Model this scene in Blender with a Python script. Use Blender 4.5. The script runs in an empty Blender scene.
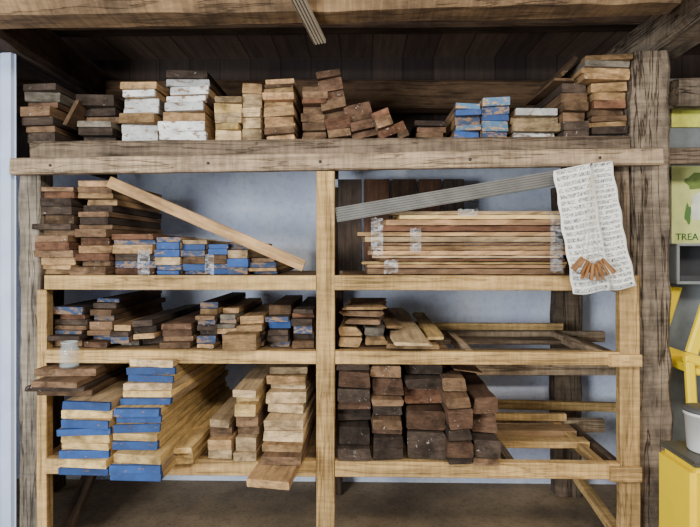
import bpy, bmesh, math, random
from mathutils import Vector, Matrix
random.seed(11)
TH=math.radians(1.3)
CX,CY,CZ=2.2*math.tan(TH),-2.2,1.29
def P(px,py,y):
    a=(px-350)/550; b=-(py-250)/550
    dx=math.cos(TH)*a-math.sin(TH); dy=math.sin(TH)*a+math.cos(TH)
    t=(y-CY)/dy
    return Vector((CX+t*dx,y,CZ+t*b))
def lin(r,g,b):
    f=lambda c:((c/255+0.055)/1.055)**2.4 if c>10 else c/255/12.92
    return (f(r),f(g),f(b),1)
# ---------------- materials
def newmat(n):
    m=bpy.data.materials.new(n); m.use_nodes=True
    nt=m.node_tree; b=nt.nodes['Principled BSDF']; return m,nt,b
def N(nt,t,**k):
    n=nt.nodes.new(t)
    for a,v in k.items(): setattr(n,a,v)
    return n
def ramp(nt,fac,stops):
    r=N(nt,'ShaderNodeValToRGB'); cr=r.color_ramp
    while len(cr.elements)<len(stops): cr.elements.new(0.5)
    for e,(p,c) in zip(cr.elements,stops): e.position=p; e.color=c
    nt.links.new(fac,r.inputs[0]); return r.outputs[0]
def sc(c,k): return (c[0]*k,c[1]*k,c[2]*k,1)
def coords(nt,scale,rnd=True):
    tc=N(nt,'ShaderNodeTexCoord'); mp=N(nt,'ShaderNodeMapping'); mp.inputs['Scale'].default_value=scale
    nt.links.new(tc.outputs['Object'],mp.inputs['Vector'])
    oi=N(nt,'ShaderNodeObjectInfo'); mu=N(nt,'ShaderNodeMath',operation='MULTIPLY'); mu.inputs[1].default_value=37.0
    nt.links.new(oi.outputs['Random'],mu.inputs[0])
    if rnd: nt.links.new(mu.outputs[0],mp.inputs['Location'])
    return mp.outputs[0],oi,tc
def noise(nt,vec,scale,detail=4,rough=.6,dist=0):
    n=N(nt,'ShaderNodeTexNoise'); n.inputs['Scale'].default_value=scale; n.inputs['Detail'].default_value=detail
    n.inputs['Roughness'].default_value=rough; n.inputs['Distortion'].default_value=dist
    nt.links.new(vec,n.inputs['Vector']); return n.outputs['Fac']
def mix(nt,fac,a,b,mode='MIX'):
    m=N(nt,'ShaderNodeMixRGB',blend_type=mode)
    for i,v in enumerate((fac,a,b)):
        if hasattr(v,'is_linked'): nt.links.new(v,m.inputs[i])
        else: m.inputs[i].default_value=v
    return m.outputs[0]
def rndval(nt,oi,col,lo,hi):
    mr=N(nt,'ShaderNodeMapRange'); mr.inputs['To Min'].default_value=lo; mr.inputs['To Max'].default_value=hi
    nt.links.new(oi.outputs['Random'],mr.inputs['Value'])
    h=N(nt,'ShaderNodeHueSaturation'); nt.links.new(mr.outputs[0],h.inputs['Value']); nt.links.new(col,h.inputs['Color'])
    return h.outputs[0]
def bump(nt,b,h,s=.4,d=.003):
    bp=N(nt,'ShaderNodeBump'); bp.inputs['Strength'].default_value=s; bp.inputs['Distance'].default_value=d
    nt.links.new(h,bp.inputs['Height']); nt.links.new(bp.outputs[0],b.inputs['Normal'])
def wood(name,c,sc_=(30,2.0,30),lo=.6,hi=1.2,dirt=.55,bs=.5,crack=0,saw=0,cs=(20,.8,20)):
    m,nt,b=newmat(name)
    v,oi,tc=coords(nt,sc_)
    n1=noise(nt,v,1.6,6,.65,.6)
    col=ramp(nt,n1,[(.3,sc(c,.52)),(.5,c),(.7,sc(c,1.3))])
    v2,_,_=coords(nt,(6,2.5,6))
    n2=noise(nt,v2,1.5,5,.7)
    d=ramp(nt,n2,[(.35,(1-dirt,1-dirt,1-dirt*.95,1)),(.62,(1,1,1,1))])
    col=mix(nt,1.0,col,d,'MULTIPLY')
    v3,_,_=coords(nt,(70,8,70)); n3=noise(nt,v3,1,3,.6)
    k=ramp(nt,n3,[(.25,(.35,.3,.25,1)),(.38,(1,1,1,1))])
    col=mix(nt,.6,col,k,'MULTIPLY')
    h=n1
    if crack:
        v4,_,_=coords(nt,cs); n4=noise(nt,v4,1.1,4,.6,.4)
        ck=ramp(nt,n4,[(.480,(1,1,1,1)),(.497,(.15,.12,.1,1)),(.503,(.15,.12,.1,1)),(.52,(1,1,1,1))])
        col=mix(nt,crack,col,ck,'MULTIPLY'); h=mix(nt,.5,n1,ck)
    if saw:
        v5,_,_=coords(nt,(5,60,5)); n5=noise(nt,v5,1,3,.6,.5)
        col=mix(nt,saw,col,ramp(nt,n5,[(.4,(.5,.47,.45,1)),(.6,(1.1,1.1,1.1,1))]),'MULTIPLY')
    col=rndval(nt,oi,col,lo,hi)
    nt.links.new(col,b.inputs['Base Color']); b.inputs['Roughness'].default_value=.88
    b.inputs['Specular IOR Level'].default_value=.2
    bump(nt,b,h,bs,.004); return m
def endwood(name,c):
    m,nt,b=newmat(name)
    v,oi,tc=coords(nt,(12,12,55))
    n1=noise(nt,v,1.5,5,.7,1.0)
    v2,_,_=coords(nt,(14,14,14)); n2=noise(nt,v2,1.3,4,.6)
    col=ramp(nt,n1,[(.3,sc(c,.48)),(.5,c),(.72,sc(c,1.35))])
    col=mix(nt,.88,col,ramp(nt,n2,[(.35,(.32,.31,.30,1)),(.62,(1,1,1,1))]),'MULTIPLY')
    v3,_,_=coords(nt,(45,45,45)); n3=noise(nt,v3,1.0,3,.6,1.5)
    ch=ramp(nt,n3,[(.67,(0,0,0,1)),(.71,(1,1,1,1))])
    col=mix(nt,mix(nt,1,ch,(.5,.5,.5,1),'MULTIPLY'),col,lin(205,200,192))
    col=rndval(nt,oi,col,.5,1.25)
    nt.links.new(col,b.inputs['Base Color']); b.inputs['Roughness'].default_value=.9
    b.inputs['Specular IOR Level'].default_value=.2
    bump(nt,b,n1,.4,.003); return m
def paint(name,c,w,th=.40):
    m,nt,b=newmat(name)
    v,oi,tc=coords(nt,(20,20,45)); n1=noise(nt,v,1.4,5,.7)
    f=ramp(nt,n1,[(th,(0,0,0,1)),(th+.07,(1,1,1,1))])
    v2,_,_=coords(nt,(9,9,9)); n2=noise(nt,v2,1.4,3,.6)
    pc=ramp(nt,n2,[(.3,sc(c,.55)),(.6,c),(.8,sc(c,1.35))])
    col=rndval(nt,oi,mix(nt,f,w,pc),.6,1.15)
    nt.links.new(col,b.inputs['Base Color']); b.inputs['Roughness'].default_value=.7
    return m
def plain(name,c,r=.6,var=.25,metal=0,s=8):
    m,nt,b=newmat(name)
    v,oi,tc=coords(nt,(s,s,s),False); n=noise(nt,v,1.0,4,.6)
    nt.links.new(ramp(nt,n,[(.3,sc(c,1-var)),(.7,sc(c,1+var*.4))]),b.inputs['Base Color'])
    b.inputs['Roughness'].default_value=r; b.inputs['Metallic'].default_value=metal
    return m
C=dict(tan=lin(180,144,100),pale=lin(210,180,136),yellow=lin(226,190,124),brown=lin(130,102,76),
       red=lin(122,86,64),dark=lin(78,65,55),grey=lin(130,120,106),pink=lin(204,160,114),choc=lin(104,78,60))
W={k:wood('wood_'+k,v) for k,v in C.items()}
E={k:endwood('endgrain_'+k,sc(v,.95)) for k,v in C.items()}
E['blue']=paint('blue_end_paint',lin(36,78,140),C['brown'],.33)
E['blued']=paint('worn_blue_end_paint',lin(42,64,98),C['brown'],.45)
E['white']=paint('white_end_paint',lin(214,214,210),C['brown'],.39)
E['sky']=paint('pale_blue_end_paint',lin(80,118,150),C['tan'],.42)
RAIL=wood('rack_rail_pine',lin(212,174,114),(26,1.4,26),.86,1.1,.45,.6,.5,.35)
RAILP=wood('rack_top_rail_pine',lin(182,158,128),(24,1.2,24),.9,1.1,.55,.8,.7,.45)
OLD=wood('old_grey_beam',lin(130,112,92),(22,1.2,22),.85,1.1,.6,.9,.7,.4)
HEW=wood('hewn_post',lin(144,128,108),(9,2.4,9),.92,1.08,.65,1.0,.95,.5,(16,1.0,16))
WEA=wood('weathered_post',lin(150,138,120),(22,1.6,22),.9,1.1,.6,.9,.8,.3)
BEAM=wood('ceiling_beam_wood',lin(138,112,82),(9,2.2,9),.9,1.1,.6,1.0,.5,.5,(14,1.2,14))
DKB=wood('dark_beam_wood',lin(80,63,50),(18,1.6,18),.8,1.15,.6,1.0,.4)
MDB=wood('brown_beam_wood',lin(112,86,62),(18,1.6,18),.9,1.1,.6,1.0,.4)
PLY=wood('deck_board',lin(150,120,86),(14,2,14),.85,1.1,.5,.4)

# ---------------- geometry
def link(o,parent=None):
    bpy.context.scene.collection.objects.link(o)
    if parent: o.parent=parent
    return o
def meta(o,label=None,cat=None,group=None,kind=None):
    if label:o['label']=label
    if cat:o['category']=cat
    if group:o['group']=group
    if kind:o['kind']=kind
    return o
def setp(o,parent):
    if parent:
        o.parent=parent; o.matrix_parent_inverse=Matrix.Translation(parent.location).inverted()
    return o
def empty(name,loc,label,cat):
    e=bpy.data.objects.new(name,None); e.empty_display_size=.05; e.location=loc
    link(e); meta(e,label,cat); bpy.context.view_layer.update(); return e
def timber(name,p0,p1,w,h,mat,end=None,wob=.0015,seg=6,roll=0,parent=None,bev=.0025,lip=0,taper=0,rough=0):
    p0=Vector(p0);p1=Vector(p1);d=p1-p0;L=d.length;d.normalize()
    ref=Vector((0,0,1)) if abs(d.z)<.9 else Vector((0,1,0))
    xa=d.cross(ref).normalized(); za=xa.cross(d)
    R=Matrix((xa,d,za)).transposed()@Matrix.Rotation(roll,3,'Y')
    bm=bmesh.new(); hw,hh=w/2,h/2; b=min(bev,hh*.55)
    sec=[(-hw+b,-hh),(hw-b,-hh),(hw,-hh+b),(hw,hh-b),(hw-b,hh),(-hw+b,hh),(-hw,hh-b),(-hw,-hh+b)]
    cor=[(random.uniform(0,rough)*w*.3,random.uniform(0,rough)*h*.35) for _ in range(4)]
    ys=[0]+([lip] if lip else [])+[L*(i+1)/seg for i in range(seg)]
    rings=[]
    ph=random.random()*6; skew=random.uniform(-1,1)*min(.012,w*.12)
    for i,y in enumerate(ys):
        sx=math.sin(ph+y*3)*wob*.7
        t=1-taper*(y/L)
        j=[(random.uniform(-wob,wob),random.uniform(-wob,wob)*.35) for _ in range(4)]
        q=[0,1,1,2,2,3,3,0]
        r=[]
        for k,(x,z) in enumerate(sec):
            jj=j[q[k]]; c_=cor[q[k]]
            zz=z+ (abs(jj[1])+c_[1])*(1 if z<0 else -1)
            xx=x+c_[0]*(1 if x<0 else -1)
            yy=y+(skew*(x/hw) if i==0 or (lip and i==1) else 0)
            r.append(bm.verts.new((xx*t+sx+jj[0],yy,zz)))
        rings.append(r)
    for a,(r0,r1) in enumerate(zip(rings,rings[1:])):
        for k in range(8):
            f=bm.faces.new((r0[k],r0[(k+1)%8],r1[(k+1)%8],r1[k]))
            if lip and a==0: f.material_index=1
    f=bm.faces.new(rings[0]); f.material_index=1
    f=bm.faces.new(rings[-1][::-1]); f.material_index=1
    bmesh.ops.recalc_face_normals(bm,faces=bm.faces)
    me=bpy.data.meshes.new(name); bm.to_mesh(me); bm.free()
    me.materials.append(mat); me.materials.append(end or mat)
    o=bpy.data.objects.new(name,me); M=R.to_4x4(); M.translation=p0
    o.matrix_world=M; link(o)
    return setp(o,parent)
def meshobj(name,verts,faces,mat,parent=None,smooth=False):
    me=bpy.data.meshes.new(name); me.from_pydata([tuple(v) for v in verts],[],faces); me.update()
    me.materials.append(mat)
    if smooth:
        for p in me.polygons:p.use_smooth=True
    o=bpy.data.objects.new(name,me); link(o)
    return setp(o,parent)
def boxm(name,a,b,mat,parent=None,bev=0):
    bm=bmesh.new(); bmesh.ops.create_cube(bm,size=1)
    a=Vector(a);b=Vector(b);c=(a+b)/2
    for v in bm.verts: v.co=Vector((v.co.x*(b.x-a.x),v.co.y*(b.y-a.y),v.co.z*(b.z-a.z)))
    if bev: bmesh.ops.bevel(bm,geom=bm.edges[:],offset=bev,segments=2,affect='EDGES')
    me=bpy.data.meshes.new(name); bm.to_mesh(me); bm.free(); me.materials.append(mat)
    o=bpy.data.objects.new(name,me); o.location=c; link(o)
    return setp(o,parent)
def lathe(name,prof,mat,loc=(0,0,0),n=28,parent=None):
    vs=[];fs=[]
    for r,z in prof:
        for i in range(n):
            a=2*math.pi*i/n; vs.append((r*math.cos(a)+loc[0],r*math.sin(a)+loc[1],z+loc[2]))
    for j in range(len(prof)-1):
        for i in range(n):
            k=(i+1)%n; fs.append((j*n+i,j*n+k,(j+1)*n+k,(j+1)*n+i))
    fs.append(tuple(range(n))[::-1]); fs.append(tuple((len(prof)-1)*n+i for i in range(n)))
    return meshobj(name,vs,fs,mat,parent,True)

# ---------------- room
WY=.86
m,nt,b=newmat('blue_white_plaster')
v,oi,tc=coords(nt,(1,1,1),False)
n1=noise(nt,v,3,6,.65); n2=noise(nt,v,22,5,.7)
c=ramp(nt,n1,[(.3,lin(202,212,242)),(.55,lin(232,239,255)),(.75,lin(244,248,255))])
c=mix(nt,.3,c,ramp(nt,n2,[(.35,(.5,.53,.62,1)),(.5,(1,1,1,1))]),'MULTIPLY')
nt.links.new(c,b.inputs['Base Color']); b.inputs['Roughness'].default_value=.9; bump(nt,b,n2,.6,.012)
PLAST=m
m,nt,b=newmat('floor_plywood')
v,oi,tc=coords(nt,(1,1,1),False)
n1=noise(nt,v,2.5,6,.7); n2=noise(nt,v,60,3,.7)
c=ramp(nt,n1,[(.3,lin(96,80,60)),(.6,lin(142,120,90)),(.8,lin(166,146,114))])
c=mix(nt,.6,c,ramp(nt,n2,[(.35,(.4,.38,.35,1)),(.48,(1,1,1,1))]),'MULTIPLY')
nt.links.new(c,b.inputs['Base Color']); b.inputs['Roughness'].default_value=.85
FLO=m
def planks(name,c,w,gs):
    m,nt,b=newmat(name)
    tc=N(nt,'ShaderNodeTexCoord'); sp=N(nt,'ShaderNodeSeparateXYZ'); nt.links.new(tc.outputs['Object'],sp.inputs[0])
    dv=N(nt,'ShaderNodeMath',operation='DIVIDE'); dv.inputs[1].default_value=w; nt.links.new(sp.outputs[0],dv.inputs[0])
    fl=N(nt,'ShaderNodeMath',operation='FLOOR'); nt.links.new(dv.outputs[0],fl.inputs[0])
    fr=N(nt,'ShaderNodeMath',operation='FRACT'); nt.links.new(dv.outputs[0],fr.inputs[0])
    wn=N(nt,'ShaderNodeTexWhiteNoise',noise_dimensions='1D'); nt.links.new(fl.outputs[0],wn.inputs['W'])
    mp=N(nt,'ShaderNodeMapping'); mp.inputs['Scale'].default_value=gs
    nt.links.new(tc.outputs['Object'],mp.inputs[0]); n=noise(nt,mp.outputs[0],1.5,5,.7,.5)
    col=ramp(nt,n,[(.3,sc(c,.5)),(.6,c),(.8,sc(c,1.5))])
    col=mix(nt,.7,col,ramp(nt,wn.outputs['Value'],[(0,(.45,.42,.4,1)),(1,(1.3,1.25,1.2,1))]),'MULTIPLY')
    col=mix(nt,1,col,ramp(nt,fr.outputs[0],[(0,(.05,.05,.05,1)),(.06,(1,1,1,1))]),'MULTIPLY')
    nt.links.new(col,b.inputs['Base Color']); b.inputs['Roughness'].default_value=.9; return m
CEI=planks('dark_ceiling_planks',lin(118,94,78),.17,(20,1.5,20))
DKW=planks('dark_wall_boards',lin(60,48,42),.17,(20,20,1.5))
s=lambda o:meta(o,kind='structure')
o=boxm('floor',(-3,-3.2,-.05),(3.2,WY+.1,0),FLO); s(o)
o=boxm('ceiling',(-3,-3.2,2.36),(3.2,WY+.1,2.41),CEI); s(o)
o=boxm('wall_back',(-3,WY,0),(3.2,WY+.08,1.80),PLAST); s(o)
o=boxm('trim_1',(-3,WY,1.80),(3.2,WY+.06,2.36),DKW); s(o)
xs=P(16,300,-.0).x
vs=[];fs=[];zz=[.0,2.25]
x=xs-.05*18; prof=[]
for k in range(18):
    prof+= [(x,0),(x+.028,0),(x+.034,.014),(x+.044,.014),(x+.05,0)]; x+=.05
for z in zz:
    for (x,y) in prof: vs.append((x,-.0+y,z))
n=len(prof)
for i in range(n-1): fs.append((i,i+1,n+i+1,n+i))
DOOR=plain('white_door_panel',lin(190,203,228),.6,.12)
o=meshobj('door_1',vs,fs,DOOR); s(o)
md=o.modifiers.new('s','SOLIDIFY'); md.thickness=.02; md.offset=1

def tr(n,*a,**k):
    o=timber(n,*a,**k); s(o); return o
zb0=P(0,39,-.28).z; zb1=P(678,24,-.28).z
xe=P(682,20,-.44).x
tr('trim_2',(-2.4,-.38,zb0+.10),(xe,-.38,zb1+.105),.2,.2,BEAM,wob=.009,seg=34,bev=.05)
tr('trim_3',(P(646,60,0).x+.12,-1.2,2.20),(P(646,60,0).x+.12,WY,2.16),.16,.17,HEW,wob=.008,seg=10,bev=.02)
tr('trim_4',(P(30,60,0).x-.08,-.25,2.18),(P(30,60,0).x-.08,WY,2.15),.16,.18,DKB,wob=.008,seg=10,bev=.02)
tr('trim_5',P(-60,97,.72),P(760,97,.72),.14,.15,MDB,wob=.008,seg=20,bev=.012)
tr('trim_6',(P(640,60,.3).x-2.7,.3,2.32),(P(640,60,.3).x+.02,.3,2.32),.1,.07,DKB,wob=.006,seg=16,bev=.01)

def grooved(name,a,b,u,H,th,mat,ng=6):
    d=b-a; L=d.length; d.normalize(); f=d.cross(u).normalized()
    if f.y<0 : f=-f
    u=f.cross(d).normalized(); prof=[]
    for i in range(ng):
        z0=-H/2+H*i/ng
        prof+=[(z0,0),(z0+H/ng*.55,0),(z0+H/ng*.62,.005),(z0+H/ng*.93,.005)]
    prof.append((H/2,0)); prof+=[(H/2,th),(-H/2,th)]
    vs=[];n=len(prof)
    for t_ in (0,L):
        for z,y in prof: vs.append(a+d*t_+u*z+f*y)
    fs=[(i,(i+1)%n,n+(i+1)%n,n+i) for i in range(n)]+[tuple(range(n))[::-1],tuple(range(n,2*n))]
    return meshobj(name,vs,fs,mat)
o=grooved('trim_8',P(291,-14,-.56),P(320,44,-.30),Vector((1,0,0)),.042,.014,plain('pale_ribbed_strip',lin(140,128,110),.7,.2),4); s(o)

# ---------------- rack
Z1,Z2,Z3,Z4=1.735,1.190,.893,.460
rack=empty('lumber_rack',(0,.2,0),'large timber rack with rough posts, pale rails and four plank shelves','storage rack')
def px(x,y=0): return P(x,300,y).x
def part(n,*a,**k): return timber(n,*a,parent=rack,**k)
part('post',(px(659.5),.07,0),(px(651),.07,2.08),.154,.13,HEW,wob=.008,seg=30,bev=.016)
part('post',(px(27.5),.055,0),(px(29),.055,1.66),.088,.1,WEA,wob=.005,seg=22,bev=.006)
part('top_beam',(px(28),.035,Z1-.042),(px(631),.035,Z1-.032),.06,.082,OLD,wob=.005,seg=30,bev=.008)
part('rail',(px(17),-.03,P(17,167,-.03).z),(px(656),-.03,P(656,157,-.03).z),.045,.066,RAILP,wob=.003,seg=34,bev=.006)
part('rail',(px(676),.08,P(657,156,.06).z),(px(790),.08,P(700,154,.06).z),.045,.066,OLD,wob=.002,seg=6,bev=.004)
BS=plain('bolt_steel',lin(70,66,62),.5,.1,.8)
for i,xx in enumerate((50,208,320,470,600)):
    pp=P(xx,166-xx*.014,-.055)
    bo=lathe('bolt',[(.006,0),(.006,.004),(.003,.006)],BS,(0,0,0),10)
    bo.matrix_world=Matrix.Translation(pp+Vector((0,.003,0)))@Matrix.Rotation(math.pi/2,4,'X'); setp(bo,rack)
part('upright',(px(326),-.022,0),(px(326),-.022,P(326,172,-.02).z),.072,.04,RAIL,wob=.001,seg=12)
part('upright',(px(626),-.02,0),(px(625),-.02,Z2),.076,.04,RAIL,wob=.001,seg=12)
part('upright',(px(624),.03,Z2+.01),(px(623),.03,Z1-.10),.06,.04,OLD,wob=.001,seg=6)
part('upright',(px(45),.0,0),(px(45),.0,Z2-.06),.04,.05,RAIL,wob=.001,seg=12)
for xx,mm in ((48,DKB),(330,DKB),(566,OLD)):
    X=P(xx,300,.74).x
    part('post',(X,.74,0),(X,.74,1.62),.14,.1,mm,wob=.005,seg=12,bev=.01)
for zi,hh in ((Z2,.058),(Z3,.052),(Z4,.062)):
    for x0,x1 in ((38,316.8),(335.4,633)):
        xa,xb=px(x0),px(x1)
        if x0>300:
            if zi==Z2: part('rail',(xa,-.022,zi-hh/2),(px(614.5),-.022,zi-hh/2),.04,hh,RAIL,wob=.0015,seg=14)
            else:
                part('rail',(xa,-.022,zi-hh/2),(px(615),-.022,zi-hh/2),.04,hh,RAIL,wob=.0015,seg=14)
                part('rail',(px(604),-.053,zi-hh/2-.004),(px(634),-.053,zi-hh/2-.004),.022,hh*.9,RAIL,wob=.001,seg=3)
        else:
            part('rail',(px(50.5),-.022,zi-hh/2),(xb,-.022,zi-hh/2),.04,hh,RAIL,wob=.0015,seg=14)
        part('back_rail',(xa,.54,zi-hh/2-.003),(P(x1-6,300,.3).x,.54,zi-hh/2-.003),.035,hh,RAILP if x0>300 else OLD,wob=.001,seg=8)
        nb=4
        xe_=px(x1)-.02
        if x0>300 and zi==Z3: xe_=px(446)
        if x0>300 and zi==Z4: xe_=px(502)
        for k in range(nb):
            yy=.003+(.515/nb)*(k+.5)
            part('deck_plank',(xa+.02,yy,zi-.012),(xe_+random.uniform(0,.02),yy,zi-.012),.515/nb-.006,.018,PLY,wob=.001,seg=8)
part('back_rail',(px(448),.545,Z3+.018),(px(612),.545,Z3+.018),.03,.034,RAIL,wob=.002,seg=10)
part('cross_rail',(px(448),.14,Z3-.035),(px(612),.14,Z3-.035),.09,.02,OLD,wob=.001,seg=6)
part('cross_rail',(px(448),.44,Z3-.035),(px(612),.44,Z3-.035),.12,.02,OLD,wob=.001,seg=6)
for xx in (470,600): part('bearer',(px(xx),.002,Z3-.02),(px(xx),.52,Z3-.02),.03,.04,RAILP,wob=.001)
part('back_rail',(px(505),.50,Z4+.018),(px(612),.50,Z4+.018),.03,.034,RAIL,wob=.001,seg=6)
part('cross_rail',(px(505),.25,Z4-.02),(px(612),.25,Z4-.02),.07,.03,RAIL,wob=.002,seg=6)
part('cross_rail',(px(505),.41,Z4-.02),(px(612),.41,Z4-.02),.10,.03,PLY,wob=.002,seg=6)
for xx in (512,602): part('bearer',(px(xx),.002,Z4-.03),(px(xx),.52,Z4-.03),.035,.04,OLD if xx!=602 else RAIL,wob=.001)
for k in range(5):
    yy=.075+.11*(k+.5)
    part('deck_plank',(px(38),yy,Z1-.013),(px(628),yy,Z1-.013),.104,.02,OLD,wob=.001,seg=10)
for zi in (Z2,Z3,Z4):
    for xx in (45,326,622):
        part('bearer',(px(xx),.03,zi-.045),(px(xx),.52,zi-.045),.036,.045,OLD,wob=.001,seg=5)
for xx in (45,326,622):
    part('bearer',(px(xx),.07,Z1-.055),(px(xx),.60,Z1-.055),.05,.06,DKB,wob=.001,seg=5)
part('back_rail',P(492,404,.67),P(616,407,.67),.03,.045,RAIL,wob=.001,seg=6)
part('back_rail',P(440,369,.67),P(616,369,.67),.03,.06,RAILP,wob=.001,seg=6)
part('brace',P(60,545,.10),P(92,470,.30),.06,.03,DKB,wob=.002)
part('brace',P(626,545,.05),P(578,478,.5),.05,.03,RAIL,wob=.002)

# ---------------- boards
count=0
TXT=dict(tan='tan',pale='pale cream',yellow='honey yellow',brown='medium brown',red='reddish brown',dark='dark brown',grey='weathered grey',pink='orange tan',choc='chocolate brown',
         blue='blue end',blued='worn blue end',white='white end',sky='pale blue end')
PE=('blue','blued','white','sky')
def stack(group,x0,x1,ytop,yf,z0,n,woods,ends,back=.65,yaw=0,jit=.006,step=0,roll=0,wob=.0015,wj=.14,where='',yj=.018,rough=.06,hv=.38,bev=.002,what=' rough board',cat='lumber board',name='board'):
    global count
    if n>4 and name=='board': n=max(4,int(round(n*.9)))
    a=P(x0,300,yf).x; b=P(x1,300,yf).x
    zt=P((x0+x1)/2,ytop,yf).z
    hs=[random.uniform(1-hv,1+hv) for _ in range(n)]
    tot=sum(hs); H=zt-z0; z=0; out=[]
    for i in range(n):
        h=H*hs[i]/tot
        w=(b-a)*(1-random.random()*wj)
        cx=(a+b)/2+random.uniform(-jit,jit)
        wk=random.choice(woods) if isinstance(woods,(list,tuple)) else woods
        ek=ends[i%len(ends)] if isinstance(ends,(list,tuple)) else (ends or wk)
        if ek not in PE: ek=wk
        y0=yf+step*i+random.uniform(-yj,yj)
        yb=back-random.random()*.07
        yw=yaw+random.uniform(-.012,.012)
        lx=cx-a; lz=z+h/2
        cr,sr=math.cos(roll),math.sin(roll)
        X=a+lx*cr+lz*sr; Z=z0+(-lx*sr if roll<0 else (b-a-lx)*sr*1.0)+lz*cr
        if roll>0: X=b-(b-a-lx)*cr+lz*sr
        p0=Vector((X,y0,Z)); p1=Vector((X+math.tan(yw)*(yb-y0),yb,Z))
        o=timber(name,p0,p1,w,h-.0008,W[wk],E[ek],wob=wob,seg=5,roll=roll,lip=random.uniform(.006,.03) if ek in PE else 0,rough=rough,bev=bev)
        lab=TXT[wk]+what
        if ek in PE: lab+=' with '+TXT[ek]
        meta(o,(lab+' '+where).strip(),cat,group)
        count+=1; out.append(o); z+=h
    return out
def lean(cx,cy,y,L,w,h,roll,k,lab,grp,yaw=0):
    p=P(cx,cy,y)
    o=timber('board',p,p+Vector((yaw*L,L,0)),w,h,W[k],E[k],roll=math.radians(roll),rough=.2); meta(o,lab,'lumber board',grp); return o
T='on the top shelf'
g='boards on the top shelf'
def t(x0,x1,yt_,n,w,e=None,**k):
    return stack(g,x0,x1,yt_,k.pop('yf',.03),Z1,n,w,e,where=T,**k)
t(20,57,84,8,['brown','dark','grey','dark','choc'],None,jit=.008,yj=.03,wj=.2)
lean(71,112,.02,.5,.12,.018,-64,'brown','brown board leaning on edge against a pile',g)
t(80,117,96,7,['brown','dark','grey'],None,jit=.006,yf=.08,yj=.04,wj=.2)
t(120,157,83,8,['brown','tan','grey'],['white','white','brown','white'],jit=.006,yj=.03)
t(159,208,67,10,['brown','dark','tan'],['white','white','brown'],jit=.010,step=.004,yj=.035,wj=.2)
t(214,241,96,6,['tan','pale','yellow'],None,jit=.003)
t(242,262,83,6,['pale','pale','tan'],None,jit=.002,yf=.05)
t(264,296,76,11,['tan','brown','pink','brown'],None,step=.002,jit=.004,roll=-.04,yj=.03)
t(301,327,86,9,['brown','red','brown'],None,yf=.05,yj=.04)
t(327,354,72,8,['red','brown','choc'],None,yf=.04,roll=-.18,jit=.003,yj=.04)
t(352,380,104,5,['red','choc','brown'],None,yf=.03,roll=-.25,wob=.003,jit=.002,yj=.03)
t(380,398,112,3,['brown','red'],None,yf=.0,roll=-.36,jit=.001)
t(399,411,123,2,['brown','red'],None,yf=.03,roll=-.4,jit=.001)
t(413,450,121,4,['dark','choc','brown'],None,yf=.08,jit=.008,wj=.3)
t(455,481,104,6,['brown','tan'],['blue','sky','blued'],yf=.02,wj=.05,jit=.002)
t(482,509,98,6,['brown','tan'],['blued','sky','blue'],yf=.02,jit=.002,wj=.05)
t(510,560,109,5,['pale','tan'],['white','pale','tan'],yf=.05,jit=.003)
t(561,588,83,7,['brown','tan','dark'],None,yf=.03,jit=.002,hv=.1)
t(590,627,83,9,['brown','tan','red','dark'],None,yf=.03,jit=.004)
zz=P(575,82.6,.03).z+.002
stack(g,580,633,56,.0,zz,4,['brown','tan','grey'],None,where='laid across two piles on the top shelf',jit=.004,back=.5)
lean(569,66,.0,.4,.10,.018,-50,'brown','brown board leaning tilted on top of a pile',g)
stack(g,556,577,77,.0,zz,1,['brown'],None,back=.4,where='on top of a pile')

g='boards on the upper middle shelf'
T='on upper middle shelf'
def t2(x0,x1,yt_,n,w,e=None,**k):
    return stack(g,x0,x1,yt_,k.pop('yf',.025),Z2,n,w,e,where=T,**k)
t2(37,75,187,14,['tan','brown','dark','red','brown'],None,jit=.004,wj=.18,yj=.04)
t2(76,111,180,16,['brown','pink','red','tan','brown','dark'],None,jit=.003,step=.003,yj=.045)
t2(112,156,234,7,['brown','tan','dark','red'],['brown','blued','tan'],jit=.003,yj=.03,wj=.08)
t2(157,181,237,7,['tan','pale','brown'],['blue','blued','brown','blue'],jit=.001,yj=.03,wj=.05)
t2(182,206,240,7,['tan','pale','brown'],['blued','blue','tan'],jit=.001,yj=.03,wj=.05,yf=.03)
t2(207,228,244,6,['pale','brown'],['blue','blued','brown','blue'],jit=.001,wj=.05,yj=.025)
t2(229,249,242,5,['pale','brown'],['blued','blue','tan'],jit=.001,wj=.05,yj=.025,yf=.04)
t2(250,278,258,4,['tan','brown'],['blued','tan'],yf=.05)
o=timber('board',P(110,182,-.01),P(304,266,-.01),.022,.046,W['tan'],E['tan']); meta(o,'long tan board leaning diagonally down to the shelf rail','lumber board',g)
g='long boards lying lengthwise on the shelf'
z=Z2; zt=P(450,211,.05).z
ks=['brown','pink','yellow','red','pale','pink','tan','brown','pale','tan','red','pink','yellow','pale']
nl=len(ks); hs=[random.uniform(.5,1.5) for _ in range(nl)]; tot=sum(hs)
for i in range(nl):
    h=(zt-Z2)*hs[i]/tot
    for r in range(2 if i>=nl-3 else 1):
        y0=.008+r*.15+random.uniform(0,.022); w=.122+random.uniform(0,.014)
        if i==nl-1: y0+=.02;w-=.02
        xa=px(350+random.uniform(0,44) if i<nl-2 else 375+random.uniform(0,30)); xb=px(573-random.uniform(0,24))
        k=ks[i] if r==0 else random.choice(ks)
        o=timber('board',(xa,y0+w/2,z+h/2),(xb,y0+w/2,z+h/2),w,h-.0004,W[k],E[k],wob=.0055,seg=18,rough=.1,bev=.001)
        meta(o,TXT[k]+' long narrow board lying lengthwise in a bundle','lumber board',g); count+=1
    z+=h
m,nt,b=newmat('clear_plastic_wrap')
v,oi,tc=coords(nt,(25,25,60)); n=noise(nt,v,1.2,4,.6,1.0)
b.inputs['Base Color'].default_value=(.8,.84,.88,1); b.inputs['Roughness'].default_value=.15
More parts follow.
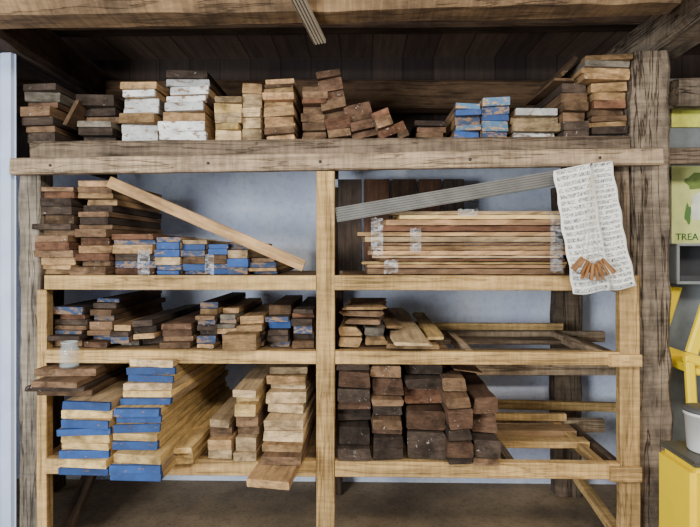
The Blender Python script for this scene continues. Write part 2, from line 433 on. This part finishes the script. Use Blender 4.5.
nt.links.new(ramp(nt,n,[(.42,(.04,.04,.04,1)),(.62,(.35,.35,.35,1)),(.75,(.65,.65,.65,1))]),b.inputs['Alpha'])
bump(nt,b,n,.6,.006)
WRAP=m
def wrap(x0,x1,y,py0,py1,depth=.12):
    a=P(x0,py1,y);c=P(x1,py0,y); vs=[];fs=[];n=8
    for i in range(n+1):
        X=a.x+(c.x-a.x)*i/n
        dz=random.uniform(-.004,.004);dy=random.uniform(0,.003)
        vs+=[(X,y-dy,a.z+dz),(X,y-.002-dy,(a.z+c.z)/2),(X,y-dy,c.z+dz),(X,y+depth,c.z+dz)]
    for i in range(n):
        for j in range(3): fs.append((i*4+j,i*4+j+1,i*4+4+j+1,i*4+4+j))
    o=meshobj('plastic_wrap',vs,fs,WRAP); meta(o,'crumpled clear plastic wrap binding a board bundle','plastic wrap','plastic wrap bands on board bundles')
wrap(371,383,-.002,218,255); wrap(410,421,-.002,228,252); wrap(384,398,-.002,260,273,.01); wrap(550,563,-.002,214,272); wrap(458,478,-.002,209,216)
wrap(138,150,-.014,250,275,.02); wrap(205,214,-.010,255,275,.02)
g='short boards standing against the back'
for xx,k,w in ((350,'dark',.12),(377,'red',.13),(404,'choc',.12),(430,'red',.11),(454,'dark',.10)):
    o=timber('board',(P(xx,0,.60).x,.60,Z2-.05),(P(xx,0,.60).x,.62,Z2+.46),w,.03,W[k],E[k]); meta(o,TXT[k]+' plank standing upright at the back of the shelf','lumber board',g)
o=grooved('decking_board',P(336,215,-.026),P(556,178,-.026),Vector((0,0,1)),.058,.022,plain('grey_decking',lin(108,106,100),.7,.3,s=14)); meta(o,'long grey grooved decking board leaning diagonally over the bundle','decking board')

g='boards on the lower middle shelf'; T='on lower middle shelf'
def t3(x0,x1,yt_,n,w,e=None,**k):
    return stack(g,x0,x1,yt_,k.pop('yf',.02),Z3,n,w,e,where=T,**k)
t3(48,85,307,8,['brown','red','dark','brown'],['brown','dark','blued','brown'],jit=.005,yj=.05,wj=.25)
t3(87,113,300,9,['brown','dark','choc'],['brown','blued','dark'],yf=.04,jit=.003,step=.005,yj=.04,wj=.2)
t3(115,136,324,4,['tan','grey','dark'],['tan','blued','brown'],jit=.003,wj=.25,yj=.06)
t3(138,160,319,5,['tan','brown','dark'],None,jit=.003,wj=.2,yj=.06,yf=.04,roll=-.06)
t3(162,194,323,5,['brown','grey','choc'],None,yf=.03,jit=.004,wj=.25,yj=.05)
t3(196,217,303,9,['brown','tan','dark','choc'],['brown','blued','tan'],jit=.003,step=.006,wj=.2,yj=.05)
t3(219,238,309,8,['brown','tan','grey'],['brown','blued','brown'],jit=.002,step=.004,wj=.2,yj=.05,yf=.05)
t3(239,265,317,6,['tan','brown','dark'],None,yf=.03,jit=.003,yj=.05,roll=-.05)
t3(267,290,306,7,['brown','dark'],['blued','brown','dark','blue'],yf=.03,jit=.003,wj=.2,yj=.04)
t3(292,314,309,7,['red','brown','dark'],['brown','dark','blued','brown'],yf=.03,jit=.002,wj=.2,yj=.04)
stack(g,222,256,335,-.10,P(240,341,-.02).z-.028,1,['tan'],None,back=.013,where='poking out over the shelf rail')
t3(337,362,326,2,['tan','brown'],None,jit=.001,wob=.006,wj=.05,rough=.4,yj=.04,hv=.4,bev=.006)
t3(363,386,326,2,['tan','grey'],None,jit=.001,wob=.006,wj=.05,rough=.4,yj=.04,hv=.4,bev=.006,yf=.05)
stack(g,338,386,306,.03,P(350,325.5,.02).z+.002,3,['pale','tan','brown'],None,back=.5,where='waney slab on a low pile',wob=.010,rough=.4,yaw=.06,jit=.003,bev=.008,wj=.2)
t3(388,441,343,1,['tan'],None,yf=-.0,wob=.007,jit=.001,rough=.3,back=.75,wj=0)
def slab(p0,p1,w,h,k,lab,roll=0):
    o=timber('board',p0,p1,w,h,W[k],E[k],wob=.006,rough=.3,bev=.005,seg=7,roll=roll)
    meta(o,lab,'lumber board',g)
slab((px(410),-.10,Z3+.037),(px(402),.70,Z3+.085),.15,.016,'pale','wide pale board pointing forward over flat boards')
slab((px(438),.03,Z3+.040),(px(436),.72,Z3+.060),.075,.016,'yellow','honey yellow waney slab lying on a flat board')
slab((px(397),.10,Z3+.075),(px(386),.60,Z3+.108),.07,.014,'tan','narrow tan board lying on a wide pale board')

g='boards on the bottom shelf'; T='on the bottom shelf'
def t4(x0,x1,yt_,n,w,e=None,**k):
    return stack(g,x0,x1,yt_,k.pop('yf',-.15),k.pop('z0',Z4+.001),n,w,e,where=k.pop('where',T),**k)
Y=dict(rough=.02,hv=.15,yj=.012,jit=.0015,wj=.04)
t4(57,108,404,10,['yellow','yellow','pale'],['blue','yellow','blue','yellow','yellow','blue'],yf=-.2,step=.003,**Y)
ztop=P(80,404,-.2).z
aa=stack(g,26,92,371,-.12,ztop+.002,5,['brown','dark','brown','choc'],None,jit=.010,wj=.3,where='laid on top of blue ended boards',back=.55,yj=.06)
t4(110.5,162,455,3,['yellow','pale'],['blue','blue','yellow'],yf=-.24,back=.78,**Y)
t4(163.5,192,447,3,['yellow'],None,yf=-.10,back=.78,yaw=.02,**Y)
z1=P(140,455,-.24).z+.001
t4(112,158,410,6,['yellow','yellow','pale'],['blue','yellow','blue','blue'],yf=-.19,step=.006,back=.78,z0=z1,yaw=.02,**Y)
z2=P(134,410,-.19).z+.001
t4(120,170,363,7,['yellow','pale','yellow'],['blue','yellow','yellow','blue'],yf=-.13,step=.012,back=.78,z0=z2,yaw=.05,**Y)
t4(177,207,432,3,['yellow','pale'],None,yf=.14,back=.78,z0=P(176,447,-.10).z+.003,**Y)
t4(209,233,418,5,['tan','brown','pale'],None,yf=-.02,jit=.002,yj=.04,wj=.15)
t4(234,258,388,8,['tan','pale','brown','yellow'],None,yf=-.04,jit=.002,yj=.04,wj=.15)
e=t4(246,290,478,1,['tan'],None,yf=-.28,wj=.0,yaw=.08)
zs_=P(268,478,-.28).z+.001
t4(260,303,425,5,['tan','yellow','pale','brown'],None,yf=-.14,jit=.003,z0=zs_,wj=.14,step=.014,wob=.002,yj=.03,yaw=.03)
t4(264,306,371,6,['tan','yellow','pale','pale'],None,yf=.0,jit=.004,z0=P(280,425,-.14).z+.002,wj=.2,step=.022,wob=.002,yj=.03,yaw=.05)
g='rough timbers piled on the bottom shelf'
K=dict(wob=.005,rough=.16,hv=.6,what=' thick rough timber',cat='timber block',where='in a dense pile',name='timber_block')
def tb(x0,x1,yt_,n,w,**k):
    kk=dict(K); kk.update(k)
    return stack(g,x0,x1,yt_,kk.pop('yf'),kk.pop('z0',Z4+.001),n,w,None,**kk)
DW=['choc','red','brown','dark','choc','dark']
tb(337,371,362,7,DW,yf=-.01,jit=.001,yj=.06,wj=.06,bev=.004)
tb(371.5,404,366,7,DW,yf=-.03,jit=.001,yj=.06,wj=.04,bev=.004,roll=-.015)
tb(405,446,362,5,DW,yf=.0,jit=.001,yj=.07,wj=.04,bev=.008)
tb(446.5,472,380,6,DW,yf=-.06,jit=.001,yj=.05,wj=.04,bev=.004,roll=-.03)
tb(473,499,396,4,DW,yf=-.05,jit=.001,yj=.05,wj=.05,bev=.007)
tb(450,484,373,1,['brown'],yf=.02,jit=.001,yj=.02,z0=P(458,380,-.06).z+.012,back=.5,roll=.12)
print('boards',count)

# ---------------- jar
m,nt,b=newmat('jar_glass'); b.inputs['Base Color'].default_value=(.75,.84,.84,1); b.inputs['Roughness'].default_value=.03; b.inputs['Alpha'].default_value=.11
G2,nt2,b2=newmat('jar_rim_glass'); b2.inputs['Base Color'].default_value=(.7,.8,.8,1); b2.inputs['Alpha'].default_value=.28; b2.inputs['Roughness'].default_value=.05
jz=P(62,371,-.12).z+.003
jl=P(68,360,-.08); jar=empty('glass_jar',(jl.x,-.07,jz),'clear glass jar standing on brown boards','jar')
lathe('jar_body',[(.030,0),(.036,.004),(.037,.07),(.030,.082),(.029,.100),(.0275,.100),(.0285,.081),(.0355,.069),(.0345,.007),(.001,.005)],m,(jl.x,-.07,jz),parent=jar)
lathe('jar_rim',[(.0295,.096),(.0318,.097),(.0318,.101),(.0295,.102),(.0275,.101),(.0275,.097)],G2,(jl.x,-.07,jz),parent=jar)
lathe('jar_base',[(.028,.006),(.033,.007),(.033,.012),(.028,.013)],G2,(jl.x,-.07,jz),parent=jar)

# ---------------- hanging papers
def papermat(name,rows):
    m,nt,b=newmat(name)
    tc=N(nt,'ShaderNodeTexCoord'); sp=N(nt,'ShaderNodeSeparateXYZ'); nt.links.new(tc.outputs['UV'],sp.inputs[0])
    def M(op,a,bb):
        x=N(nt,'ShaderNodeMath',operation=op)
        for i,v_ in enumerate((a,bb)):
            if hasattr(v_,'is_linked'): nt.links.new(v_,x.inputs[i])
            else: x.inputs[i].default_value=v_
        return x.outputs[0]
    fr=M('FRACT',M('MULTIPLY',sp.outputs[1],rows),0)
    line=M('MULTIPLY',M('GREATER_THAN',fr,.2),M('LESS_THAN',fr,.85))
    mp=N(nt,'ShaderNodeMapping'); mp.inputs['Scale'].default_value=(30,rows*2.2,1); nt.links.new(tc.outputs['UV'],mp.inputs[0])
    n=noise(nt,mp.outputs[0],1,3,.6,1.2)
    ink=M('MULTIPLY',line,M('LESS_THAN',M('ABSOLUTE',M('SUBTRACT',n,.5),0),.05))
    mpw=N(nt,'ShaderNodeMapping'); mpw.inputs['Scale'].default_value=(7,rows*.99,1); nt.links.new(tc.outputs['UV'],mpw.inputs[0])
    nw=noise(nt,mpw.outputs[0],1,1,.5,0)
    ink=M('MULTIPLY',ink,M('GREATER_THAN',nw,.36))
    mg=M('MULTIPLY',M('GREATER_THAN',sp.outputs[0],.07),M('LESS_THAN',sp.outputs[0],.93))
    ink=M('MULTIPLY',ink,mg)
    nt.links.new(mix(nt,ink,lin(236,236,228),lin(34,34,46)),b.inputs['Base Color']); b.inputs['Roughness'].default_value=.8
    mp2=N(nt,'ShaderNodeMapping'); mp2.inputs['Scale'].default_value=(3,5,1); nt.links.new(tc.outputs['UV'],mp2.inputs[0])
    bump(nt,b,noise(nt,mp2.outputs[0],1,2,.5,.3),.5,.02)
    return m
def paper(q,y,mat,label,ph):
    nx,ny=16,26; vs=[];fs=[]
    c=[P(a,b_,y) for a,b_ in q]
    for j in range(ny+1):
        for i in range(nx+1):
            u=i/nx;v_=j/ny
            p=(c[0]*(1-u)+c[1]*u)*(1-v_)+(c[3]*(1-u)+c[2]*u)*v_
            f=abs(((v_*2+ph*.2)%1)-.5)*.014*min(1,v_*4)
            rg=.0025*math.sin(v_*31+ph)*(1 if u in (0,1) else 0)
            p=p+Vector((.002*math.sin(v_*7+ph)*v_+rg,-.007*(1+math.sin(u*5+ph+v_*2))*v_-.025*v_*v_-f,.004*math.sin(u*7+ph)*v_))
            vs.append(p)
    for j in range(ny):
        for i in range(nx):
            k=j*(nx+1)+i; fs.append((k,k+1,k+nx+2,k+nx+1))
    o=meshobj('paper_sheet',vs,fs,mat,smooth=True)
    uv=o.data.uv_layers.new()
    for poly in o.data.polygons:
        for li in poly.loop_indices:
            vi=o.data.loops[li].vertex_index; uv.data[li].uv=((vi%(nx+1))/nx,1-(vi//(nx+1))/ny)
    md=o.modifiers.new('s','SOLIDIFY'); md.thickness=.0006
    meta(o,label,'paper','handwritten sheets pinned to the rail'); return o
paper([(582,165),(612,161),(630,286),(597,291)],-.0555,papermat('written_paper',24),'white sheet covered in handwritten lines pinned to the rail',1)
paper([(553,171),(591,163),(607,290),(570,294)],-.074,papermat('written_paper_lists',20),'overlapping white sheet with handwritten lists pinned to the rail',2.5)
yp=-.155
pc=P(589,262,yp)
pb=empty('wooden_peg_bundle',pc,'tight fan of small brown wooden pegs on white cords','wooden pegs')
STR=plain('white_cord',lin(206,196,176),.9)
pk=P(592,165,-.09)
lathe('hook',[(.004,0),(.004,.01),(.002,.012)],BS,(pk.x,-.085,pk.z-.004),8,pb)
for sx in (-9,-4,3,8):
    timber('string',pk,P(591+sx,264-abs(sx)*.4,yp),.0028,.0028,STR,seg=4,wob=.0006,parent=pb,bev=.0008)
PEG=wood('peg_brown_wood',lin(158,112,70),(40,6,40),.8,1.15,.4)
PGE=plain('peg_dark_end',lin(86,56,34),.7)
pegs=13
for i in range(pegs):
    u=(i-(pegs-1)/2)/((pegs-1)/2)
    a=math.radians(46*u+random.uniform(-5,5))
    c0=P(592+10*u,258+5*(1-u*u)+random.uniform(-1,1),yp); d=Vector((math.sin(a),0,-math.cos(a)))
    timber('peg',c0+Vector((0,-.012*(i%3),0)),c0+d*random.uniform(.055,.068)+Vector((0,-.012*(i%3),0)),.0115,.010,PEG,PGE,seg=2,wob=.0003,parent=pb,bev=.0035)

# ---------------- right-hand side wall items
ry=.25
o=boxm('wall_right',(px(672,ry),ry+.02,0),(px(900,ry),ry+.06,2.05),plain('grey_wall_panel',lin(120,126,128),.8,.4)); s(o)
o=timber('trim_7',(P(672,94,.2).x,.2,P(680,94,.2).z),(px(860,.2),.2,P(680,94,.2).z),.08,.12,HEW,wob=.005,seg=10,bev=.01); s(o)
xl_=P(673,0,ry).x; xr_=P(728,0,ry).x
o=boxm('poster',(xl_,ry+.010,P(0,130,ry).z),(xr_,ry+.018,P(0,108,ry).z),plain('yellow_poster',lin(220,220,90),.6,.3,s=20)); meta(o,'yellow green printed poster above the rail','poster')
ps=empty('event_poster',P(700,205,ry),'pale yellow green poster with a leaf picture and green lettering','poster')
boxm('poster_sheet',(xl_,ry+.010,P(0,247,ry).z),(xr_,ry+.018,P(0,168,ry).z),plain('yellow_green_poster',lin(220,226,140),.6,.2,s=14),ps)
def blob(name,cxp,cyp,rx,rz,mat,y,n=18,par=None):
    c0=P(cxp,cyp,y); vs=[(c0.x,y,c0.z)]
    for i in range(n):
        r=1+random.uniform(-.25,.25); a=2*math.pi*i/n
        vs.append((c0.x+rx*r*math.cos(a),y,c0.z+rz*r*math.sin(a)))
    return meshobj(name,vs,[(0,1+i,1+(i+1)%n) for i in range(n)],mat,par)
blob('printed_shade',697,182,.06,.035,plain('olive_print',lin(120,140,66),.6,.4,s=30),ry+.009,par=ps)
blob('printed_leaf',699,208,.034,.07,plain('pale_leaf_print',lin(232,236,214),.6,.2,s=30),ry+.008,par=ps)
blob('printed_leaf_shade',688,214,.014,.045,plain('green_print',lin(92,136,66),.6,.3),ry+.007,par=ps)
def text(s_,cxp,cyp,size,y,mat,par):
    cu=bpy.data.curves.new('lettering','FONT'); cu.body=s_; cu.size=size; cu.extrude=.0008
    tmp=bpy.data.objects.new('tmp_text',cu); link(tmp); bpy.context.view_layer.update()
    me=bpy.data.meshes.new_from_object(tmp.evaluated_get(bpy.context.evaluated_depsgraph_get())); bpy.data.objects.remove(tmp)
    me.materials.clear(); me.materials.append(mat)
    o=bpy.data.objects.new('lettering',me); link(o)
    pp=P(cxp,cyp,y); o.matrix_world=Matrix.Translation(pp)@Matrix.Rotation(math.pi/2,4,'X')
    return setp(o,par)
text('TREA',675.5,240,.042,ry+.007,plain('green_ink',lin(34,104,48),.6),ps)
tray=empty('wall_tray',P(690,280,.15),'grey open tray with dark inside mounted on the wall','tray')
TR=plain('grey_tray_frame',lin(130,132,130),.5,.1); TD=plain('dark_tray_inside',lin(58,58,60),.6,.2)
x0=P(677,0,.1).x;x1=x0+.26;za=P(0,283,.12).z;zb=P(0,246,.12).z
boxm('tray_base',(x0,.1,za),(x1,.268,za+.012),TR,tray,.002)
boxm('tray_back',(x0,.255,za+.012),(x1,.268,zb),TD,tray,.002)
boxm('tray_side',(x0,.1,za+.012),(x0+.012,.255,zb),TR,tray,.002)
boxm('tray_side',(x1-.012,.1,za+.012),(x1,.255,zb),TR,tray,.002)
boxm('tray_top',(x0,.1,zb),(x1,.268,zb+.01),TR,tray,.002)
boxm('tray_lip',(x0+.012,.1,za+.012),(x1-.012,.11,za+.035),TD,tray,.002)
YE=plain('yellow_plastic',lin(255,220,10),.4,.06)
y_=-.05
pa=P(689,350,y_); X=pa.x
st=empty('yellow_step_stool',(X+.15,0,0),'bright yellow plastic folding stool with angled frame','stool')
for dy in (0,.24):
    timber('backrest',Vector((X+.085,y_+dy,P(0,290,y_).z)),Vector((X+.01,y_+dy,P(0,350,y_).z)),.046,.03,YE,seg=3,wob=0,parent=st,bev=.008)
    timber('leg',Vector((X+.0,y_+dy,P(0,352,y_).z)),Vector((X+.05,y_+dy,0)),.036,.03,YE,seg=3,wob=0,parent=st,bev=.008)
    timber('leg',Vector((X+.22,y_+dy,P(0,375,y_).z)),Vector((X+.26,y_+dy,0)),.036,.03,YE,seg=3,wob=0,parent=st,bev=.008)
    timber('seat_rail',Vector((X-.01,y_+dy,P(0,354,y_).z)),Vector((X+.24,y_+dy,P(0,376,y_).z)),.036,.04,YE,seg=3,wob=0,parent=st,bev=.008)
boxm('seat',(X+.02,y_+.0,P(0,372,y_).z),(X+.24,y_+.24,P(0,364,y_).z),YE,st,.006)
x0=P(692,0,-.45).x
bx=x0+.12
cr=empty('yellow_crate',(bx,-.30,0),'bright yellow plastic crate standing on the floor','crate')
zc=P(0,458,-.45).z
boxm('crate_body',(bx-.11,-.44,0),(bx+.22,-.22,zc-.02),YE,cr,.02)
boxm('crate_lid',(bx-.105,-.435,zc-.02),(bx+.215,-.225,zc-.002),plain('dark_crate_lid',lin(84,80,70),.5,.1),cr,.006)
boxm('crate_handle',(bx-.06,-.452,zc-.12),(bx+.08,-.438,zc-.09),plain('crate_handle_white',lin(225,225,220),.5,.1),cr,.005)
bk=empty('white_bucket',(bx+.02,-.33,zc),'white plastic bucket with dark lid standing on the crate','bucket')
BK=plain('bucket_white',lin(226,226,220),.45,.1)
lathe('bucket_body',[(.054,0),(.058,.005),(.066,.12),(.070,.12),(.070,.132)],BK,(bx+.0,-.33,zc),parent=bk)
lathe('bucket_lid',[(.072,.132),(.072,.140),(.05,.145)],plain('dark_lid',lin(80,80,80),.5,.1),(bx+.0,-.33,zc),parent=bk)

# ---------------- lights
def area(n,loc,tgt,size,e,col,sy=None):
    l=bpy.data.lights.new(n,'AREA'); l.energy=e; l.size=size; l.color=col
    if sy: l.shape='RECTANGLE'; l.size_y=sy
    o=bpy.data.objects.new(n,l); link(o); o.location=loc
    o.rotation_euler=(Vector(tgt)-Vector(loc)).to_track_quat('-Z','Y').to_euler(); return o
area('window_daylight',(-1.8,-3.1,1.3),(.1,.8,.9),1.1,160,(.88,.94,1),1.1)
area('ceiling_lamp',(.4,-2.3,2.28),(0,.4,1.0),1.4,70,(1,.94,.84),.3)
area('ceiling_lamp',(1.6,-1.6,2.2),(.6,.2,.8),.8,9,(1,.95,.85),.3)
w=bpy.data.worlds.new('World'); bpy.context.scene.world=w; w.use_nodes=True
w.node_tree.nodes['Background'].inputs[0].default_value=(.88,.93,1,1); w.node_tree.nodes['Background'].inputs[1].default_value=.5
cam=bpy.data.cameras.new('Camera'); cam.sensor_width=36; cam.lens=36*550/700; cam.shift_y=-13.5/700
co=bpy.data.objects.new('Camera',cam); link(co); co.location=(CX,CY,CZ); co.rotation_euler=(math.pi/2,0,TH)
bpy.context.scene.camera=co
